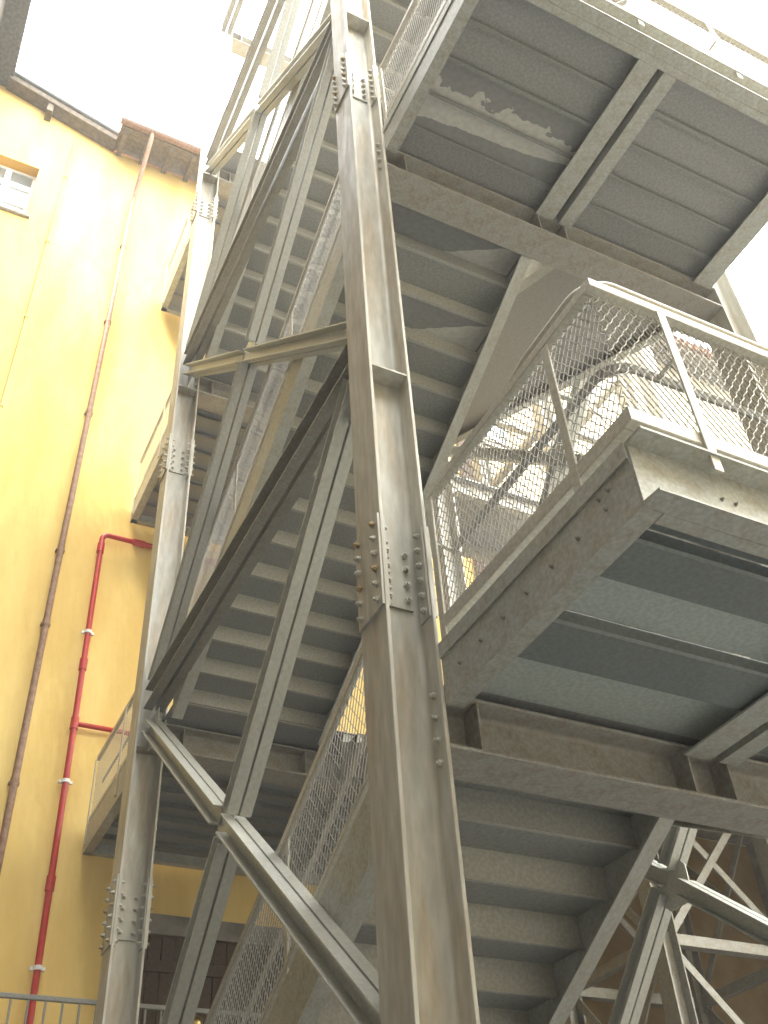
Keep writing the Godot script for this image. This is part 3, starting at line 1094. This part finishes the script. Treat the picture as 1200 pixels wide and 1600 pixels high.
func far_landing(k: int) -> void:
	var y := NF + STOREY * 0.5 + STOREY * k
	var lo := y - 0.12
	var hi := y + 0.19
	var lab: String = ["lowest far landing between the first column splice and the yellow wall", "middle far landing at the yellow wall with joisted underside", "upper far landing near the eaves of the yellow house"][k]
	var t := thing("stair_landing", lab, "landing", Vector3(3.8, y, -10.0))
	var z1 := -8.70
	var z0 := -11.38
	for s in 2:
		var x := XL if s == 0 else XR
		var sx := 1.0 if s == 0 else -1.0
		var st := mb()
		prism(st, PackedVector2Array([Vector2(0, lo), Vector2(sx * 0.1, lo), Vector2(sx * 0.1, lo + 0.014), Vector2(sx * 0.012, lo + 0.02), Vector2(sx * 0.012, hi - 0.02), Vector2(sx * 0.085, hi - 0.014), Vector2(sx * 0.085, hi), Vector2(0, hi)]), Vector3(x, 0, z0), Vector3.RIGHT, Vector3.UP, Vector3(0, 0, z1 - z0))
		part("side_channel", st, M.channel, t)
	part("back_channel", box_mesh(Vector3(XL + 0.013, lo, z0), Vector3(XR - 0.013, hi - 0.03, z0 + 0.09), 0.004), M.channel, t)
	var n := 8
	var st: SurfaceTool
	for q in n:
		var za := z0 + 0.092 + (z1 - z0 - 0.092) * q / n
		var zz := z0 + 0.092 + (z1 - z0 - 0.092) * (q + 1) / n - 0.003
		part("deck_panel", box_mesh(Vector3(XL + 0.014, y - 0.006, za), Vector3(XR - 0.014, y, zz)), M.panel, t)
		st = mb()
		prism(st, PackedVector2Array([Vector2(0, y - 0.007), Vector2(0, y - 0.08), Vector2(0.04, y - 0.08), Vector2(0.04, y - 0.074), Vector2(0.006, y - 0.074), Vector2(0.006, y - 0.007)]), Vector3(XL + 0.014, 0, zz - 0.05), Vector3.BACK, Vector3.UP, Vector3(XR - XL - 0.028, 0, 0))
		part("joist", st, M.joist, t)
	part("deck_panel", box_mesh(Vector3(XL + 0.014, y - 0.001, z1 - 0.03), Vector3(XR - 0.014, y + 0.005, ZBOT + 0.02)), M.panel, t)
	# railing on the left side
	var rl := thing("landing_railing", ["mesh railing on the open side of the lowest far landing", "mesh railing on the open side of the middle far landing", "mesh railing on the open side of the upper far landing"][k], "railing", Vector3(XL, y, -10.0))
	var x := XL + 0.02
	part("top_rail", box_mesh(Vector3(x - 0.02, y + 1.0, -8.72), Vector3(x + 0.02, y + 1.06, -11.3), 0.004), M.rail, rl)
	part("bottom_rail", box_mesh(Vector3(x - 0.02, y + 0.23, -8.72), Vector3(x + 0.02, y + 0.28, -11.3), 0.004), M.rail, rl)
	for zz in [-8.74, -10.0, -11.28]:
		part("post", box_mesh(Vector3(x - 0.034, y - 0.05, zz - 0.022), Vector3(x - 0.022, y + 1.0, zz + 0.022)), M.rail, rl)
	var h := mb()
	bar(h, Vector3(x + 0.08, y + 0.75, -8.72), Vector3(x + 0.08, y + 0.75, -11.3), Vector3.RIGHT, 0.014, 0.05)
	part("handrail", h, M.rail_grey, rl)
	mesh_part(rl, Vector3(x, y + 0.28, -11.3), Vector3.BACK, Vector3.UP, 2.58, 0.72, 0.07, 0.0022)


# a thin plate whose u runs along x and v along z
func uv_plate(x0: float, x1: float, y0: float, y1: float, z0: float, z1: float) -> SurfaceTool:
	var st := mb()
	for sh in 2:
		var y := y0 if sh == 0 else y1
		var n := Vector3.DOWN if sh == 0 else Vector3.UP
		var c := [Vector3(x0, y, z0), Vector3(x1, y, z0), Vector3(x1, y, z1), Vector3(x0, y, z1)]
		var uv := [Vector2(0, 0), Vector2(1, 0), Vector2(1, 1), Vector2(0, 1)]
		for t in [[0, 1, 2], [0, 2, 3]]:
			var q: Array = t
			if ((c[q[0]] - c[q[2]]).cross(c[q[0]] - c[q[1]])).dot(n) < 0.0:
				q = [t[0], t[2], t[1]]
			for j in q:
				st.set_normal(n)
				st.set_uv(uv[j])
				st.add_vertex(c[j])
	return st


# grey sheet with a dried pale water stain of its own outline
func stain_material(which: int) -> StandardMaterial3D:
	var w := 384
	var h := 96
	var img := Image.create(w, h, true, Image.FORMAT_RGB8)
	var nz := FastNoiseLite.new()
	nz.seed = 50 + which
	nz.frequency = 0.02
	nz.fractal_octaves = 5
	for yy in h:
		for xx in w:
			var u := float(xx) / w
			var v := float(yy) / h
			var e := nz.get_noise_2d(xx, yy)
			var inside := false
			if which == 0:       # fills the far part of the strip, running out towards the right
				inside = v > 0.22 + 0.55 * u + 0.12 * sin(u * 7.0) * 0.4 + e * 0.05
			elif which == 1:     # ragged upper shore
				inside = v < 0.42 - 0.12 * u + e * 0.35
			else:                # a pale triangle from the right edge
				inside = u > 0.55 + 0.42 * v + e * 0.02
			var g := 0.86 + 0.07 * nz.get_noise_2d(xx * 3.0, yy * 3.0 + 400.0)
			var c := Color(0.59, 0.585, 0.58) * g
			if inside and u < 0.985:
				c = Color(0.80, 0.79, 0.76) * (g + 0.05)
			img.set_pixel(xx, yy, c)
	img.generate_mipmaps()
	var m := StandardMaterial3D.new()
	m.albedo_texture = ImageTexture.create_from_image(img)
	m.roughness = 0.65
	m.metallic = 0.05
	return m


func stairs() -> void:
	M.panel = steel(lin(0.31, 0.305, 0.30), 11, 0.6, 0.1, 0.0)
	M.rib = steel(lin(0.19, 0.21, 0.21), 15, 0.6, 0.1, 0.0)
	M.panel_pale = steel(lin(0.5, 0.55, 0.52), 12, 0.55, 0.1, 0.0)
	M.joist = steel(lin(0.27, 0.27, 0.26), 13, 0.6, 0.1, 0.0)
	M.rail_grey = steel(lin(0.3, 0.29, 0.27), 14, 0.6, 0.0, 0.0)
	M.stain_low = stain_material(0)
	M.stain_high = stain_material(1)
	M.stain_corner = stain_material(2)
	flight("lowest stair flight seen from below under the lower landing", 0, false)
	flight("middle stair flight whose treads show from below left of the near column", 1, false)
	flight("upper stair flight at the top of the picture behind the near column", 2, false)
	flight("lower stair flight climbing away behind the lower landing railing", 0, true)
	flight("stair flight climbing away beneath the upper cross beam, smooth underside", 1, true)
	flight("topmost stair flight climbing away above the upper landing", 2, true)
	for i in 3:
		near_landing(i)
		far_landing(i)
	flight_railing("mesh railing of the lowest flight beside the foot of the near column", XL + 0.012, 0, false, 1.0)
	flight_railing("mesh railing of the middle flight left of the near column", XL + 0.012, 1, false, 1.0)
	flight_railing("mesh railing of the upper flight against the sky", XL + 0.012, 2, false, 1.0)
	flight_railing("mesh railing on the far side of the flight behind the lower landing", XR - 0.03, 0, true, -1.0)
	flight_railing("mesh railing on the far side of the flight behind the upper landing", XR - 0.03, 1, true, -1.0)


# ---------------------------------------------------------------- the lattice frame beside the stair
func lift_frame() -> void:
	var xs := [7.6, 9.56]
	var zs := [-8.4, -10.2]
	var t := thing("lattice_tower", "bright steel lattice frame with crossed braces beyond the right side of the stair", "steel frame", Vector3(8.6, GROUND, -9.3))
	for x in xs:
		for z in zs:
			var st := mb()
			box(st, Vector3(x, GROUND, z), Vector3(x + 0.02, 15.2, z - 0.22), 0.003)
			box(st, Vector3(x + 0.2, GROUND, z), Vector3(x + 0.22, 15.2, z - 0.22), 0.003)
			box(st, Vector3(x + 0.0205, GROUND, z - 0.104), Vector3(x + 0.1995, 15.2, z - 0.116))
			part("post", st, M.darksteel, t)
	for k in 7:
		var y := 1.6 + 1.965 * k
		for z in zs:
			var st := mb()
			box(st, Vector3(xs[0] + 0.222, y - 0.06, z - 0.05), Vector3(xs[1] - 0.002, y + 0.06, z - 0.17), 0.004)
			part("crossbar", st, M.darksteel, t)
			if k < 6 and (z > -9.0 or k < 2):
				for s in 2:
					st = mb()
					var a := Vector3(xs[0] + 0.22, y + 0.07, z - 0.11 - 0.03 * (s - 0.5))
					var b := Vector3(xs[1], y + 1.89, z - 0.11 - 0.03 * (s - 0.5))
					if s == 1:
						var q := a.y
						a.y = b.y
						b.y = q
					bar(st, a, b, Vector3.BACK, 0.024, 0.09, 0.002)
					part("diagonal", st, M.darksteel, t)
		for x in xs:
			if k < 2:
				for q in 2:
					var ds := mb()
					var lo := Vector3(x + 0.11 + 0.03 * (q - 0.5), y + 0.07, zs[0] - 0.23)
					var up := Vector3(x + 0.11 + 0.03 * (q - 0.5), y + 1.89, zs[1])
					if q == 1:
						var sw := lo.y
						lo.y = up.y
						up.y = sw
					bar(ds, lo, up, Vector3.RIGHT, 0.024, 0.09, 0.002)
					part("diagonal", ds, M.darksteel, t)
			part("crossbar", box_mesh(Vector3(x + 0.06, y - 0.058, zs[0] - 0.222), Vector3(x + 0.16, y + 0.058, zs[1] + 0.002), 0.004), M.darksteel, t)
	var c := thing("steel_post", "dark steel post behind the front of the lower landing railing", "steel column", Vector3(10.4, GROUND, -8.5))
	part("shaft", box_mesh(Vector3(10.28, GROUND, -8.4), Vector3(10.58, 16.0, -8.68), 0.006), M.darksteel, c)
	part("base_plate", box_mesh(Vector3(10.13, GROUND + 0.004, -8.25), Vector3(10.73, GROUND + 0.03, -8.83)), M.darksteel, c)
	# short footbridge between stair and frame
	var b := thing("footbridge", "small steel footbridge between the stair and the lattice frame", "footbridge", Vector3(6.7, 9.5, -9.0))
	for z in [-8.5, -9.6]:
		part("bridge_beam", box_mesh(Vector3(5.78, 9.3, z), Vector3(7.59, 9.5, z - 0.1), 0.004), M.beam, b)
		part("top_rail", box_mesh(Vector3(5.78, 10.5, z - 0.02), Vector3(7.59, 10.56, z - 0.07), 0.004), M.beam, b)
		for k in 4:
			part("post", box_mesh(Vector3(5.9 + k * 0.52, 9.5, z - 0.03), Vector3(5.94 + k * 0.52, 10.5, z - 0.06)), M.beam, b)
	part("deck", box_mesh(Vector3(5.78, 9.503, -8.42), Vector3(7.59, 9.53, -9.78)), M.panel, b)


# ---------------------------------------------------------------- pipes, terrace railing, door
func wall_details() -> void:
	# brown downpipe
	var t := thing("downpipe", "brown rusty downpipe running down the yellow wall", "drainpipe", Vector3(1.27, 1.83, -11.35))
	var st := mb()
	var pts := [Vector3(1.36, 19.0, -10.64), Vector3(1.36, 18.85, -10.66), Vector3(1.355, 18.6, -10.8), Vector3(1.34, 18.0, -11.2), Vector3(1.335, 17.75, -11.34), Vector3(1.33, 17.5, -11.36), Vector3(1.27, 9.0, -11.36), Vector3(1.27, 1.83, -11.36)]
	tube(st, pts, 0.043, 14)
	part("pipe", st, M.pipe, t)
	for y in [16.2, 14.0, 11.75, 9.02, 7.8, 5.6, 3.6]:
		st = mb()
		var x: float = 1.27 + maxf(0.0, y - 9.0) * 0.0071
		tube(st, [Vector3(x, y - 0.05, -11.36), Vector3(x, y + 0.05, -11.36)], 0.049, 14)
		part("collar", st, M.pipe, t)
		part("wall_clip", box_mesh(Vector3(x - 0.06, y - 0.012, -11.375), Vector3(x + 0.06, y + 0.012, -11.448)), M.pipe, t)
	# red pipe
	t = thing("fire_pipe", "bright red pipe with white clamps bending along the yellow wall", "pipe", Vector3(1.85, 1.83, -11.35))
	st = mb()
	pts = [Vector3(1.875, 1.83, -11.36), Vector3(1.79, 9.3, -11.36)]
	for k in 6:
		var a := PI / 2 * k / 5.0
		pts.append(Vector3(1.79 + 0.09 - cos(a) * 0.09, 9.36 + sin(a) * 0.09, -11.36))
	pts.append(Vector3(6.2, 9.45, -11.36))
	tube(st, pts, 0.037, 14)
	part("pipe", st, M.red, t)
	st = mb()
	tube(st, [Vector3(1.83, 6.46, -11.36), Vector3(2.6, 6.46, -11.36), Vector3(3.4, 6.46, -11.36)], 0.031, 12)
	part("branch", st, M.red, t)
	for q in [Vector3(1.812, 7.3, -11.36), Vector3(1.79, 9.2, -11.36), Vector3(1.824, 6.46, -11.36), Vector3(1.845, 4.5, -11.36)]:
		st = mb()
		tube(st, [q - Vector3(0, 0.08, 0), q + Vector3(0, 0.08, 0)], 0.05, 14)
		part("fitting", st, M.red, t)
	for xq in [2.3, 3.45]:
		st = mb()
		tube(st, [Vector3(xq - 0.08, 9.45, -11.36), Vector3(xq + 0.08, 9.45, -11.36)], 0.05, 14)
		part("fitting", st, M.red, t)
	for y in [7.79, 5.7, 3.62]:
		st = mb()
		var x: float = 1.875 - (y - 1.83) * 0.01138
		tube(st, [Vector3(x, y - 0.022, -11.36), Vector3(x, y + 0.022, -11.36)], 0.05, 14)
		box(st, Vector3(x - 0.08, y - 0.018, -11.365), Vector3(x + 0.08, y + 0.018, -11.4))
		part("clamp", st, M.white, t)
	# thin conduit painted with the wall
	t = thing("wall_conduit", "thin conduit painted yellow near the left of the wall", "conduit", Vector3(0.05, 1.83, -11.43))
	st = mb()
	tube(st, [Vector3(0.05, 1.83, -11.43), Vector3(0.05, 19.1, -11.43)], 0.018, 8)
	part("pipe", st, M.ochre, t)
	for k in 8:
		part("clip", box_mesh(Vector3(0.02, 3.0 + k * 2.1, -11.40), Vector3(0.08, 3.03 + k * 2.1, -11.449)), M.ochre, t)
	# terrace railing
	t = thing("terrace_railing", "low grey bar railing along the bottom left in front of the wall", "railing", Vector3(1.0, 1.83, -9.6))
	part("top_rail", box_mesh(Vector3(-1.85, 2.80, -9.58), Vector3(5.0, 2.84, -9.62), 0.004), M.rail_grey, t)
	part("bottom_rail", box_mesh(Vector3(-1.85, 1.92, -9.585), Vector3(5.0, 1.95, -9.615), 0.004), M.rail_grey, t)
	var x := -1.8
	var balus: ArrayMesh = box_mesh(Vector3(-0.009, 0, -0.009), Vector3(0.009, 0.85, 0.009), 0.002).commit()
	while x < 5.0:
		obj("baluster", balus, M.rail_grey, t, Vector3(x, 1.951, -9.6) - t.position)
		x += 0.145
	# timber door on the terrace
	t = thing("timber_door", "dark brown boarded door behind the lowest braces", "door", Vector3(4.0, 1.83, -11.4))
	part("lintel", box_mesh(Vector3(2.75, 4.1, -11.38), Vector3(5.4, 4.32, -11.448), 0.006), M.greywall, t)
	for k in 16:
		part("board", box_mesh(Vector3(2.85 + k * 0.15, 1.832, -11.40 - 0.004 * (k % 3)), Vector3(2.85 + k * 0.15 + 0.143, 4.09, -11.445), 0.005), M.door, t)
	for y in [2.3, 3.7]:
		part("ledge", box_mesh(Vector3(2.86, y, -11.37), Vector3(5.24, y + 0.12, -11.399), 0.005), M.door, t)
	# little brass lamp
	t = thing("post_lamp", "small brass globe lamp at the bottom edge beside the mesh railing", "lamp", Vector3(3.05, 1.83, -9.75))
	st = mb()
	tube(st, [Vector3(3.05, 1.83, -9.75), Vector3(3.05, 2.68, -9.75)], 0.015, 8)
	part("stem", st, M.iron, t)
	var sp := SphereMesh.new()
	sp.radius = 0.08
	sp.height = 0.16
	sp.radial_segments = 20
	sp.rings = 12
	var g := obj("globe", sp, M.brass, t)
	g.position = Vector3(3.05, 2.75, -9.75) - t.position
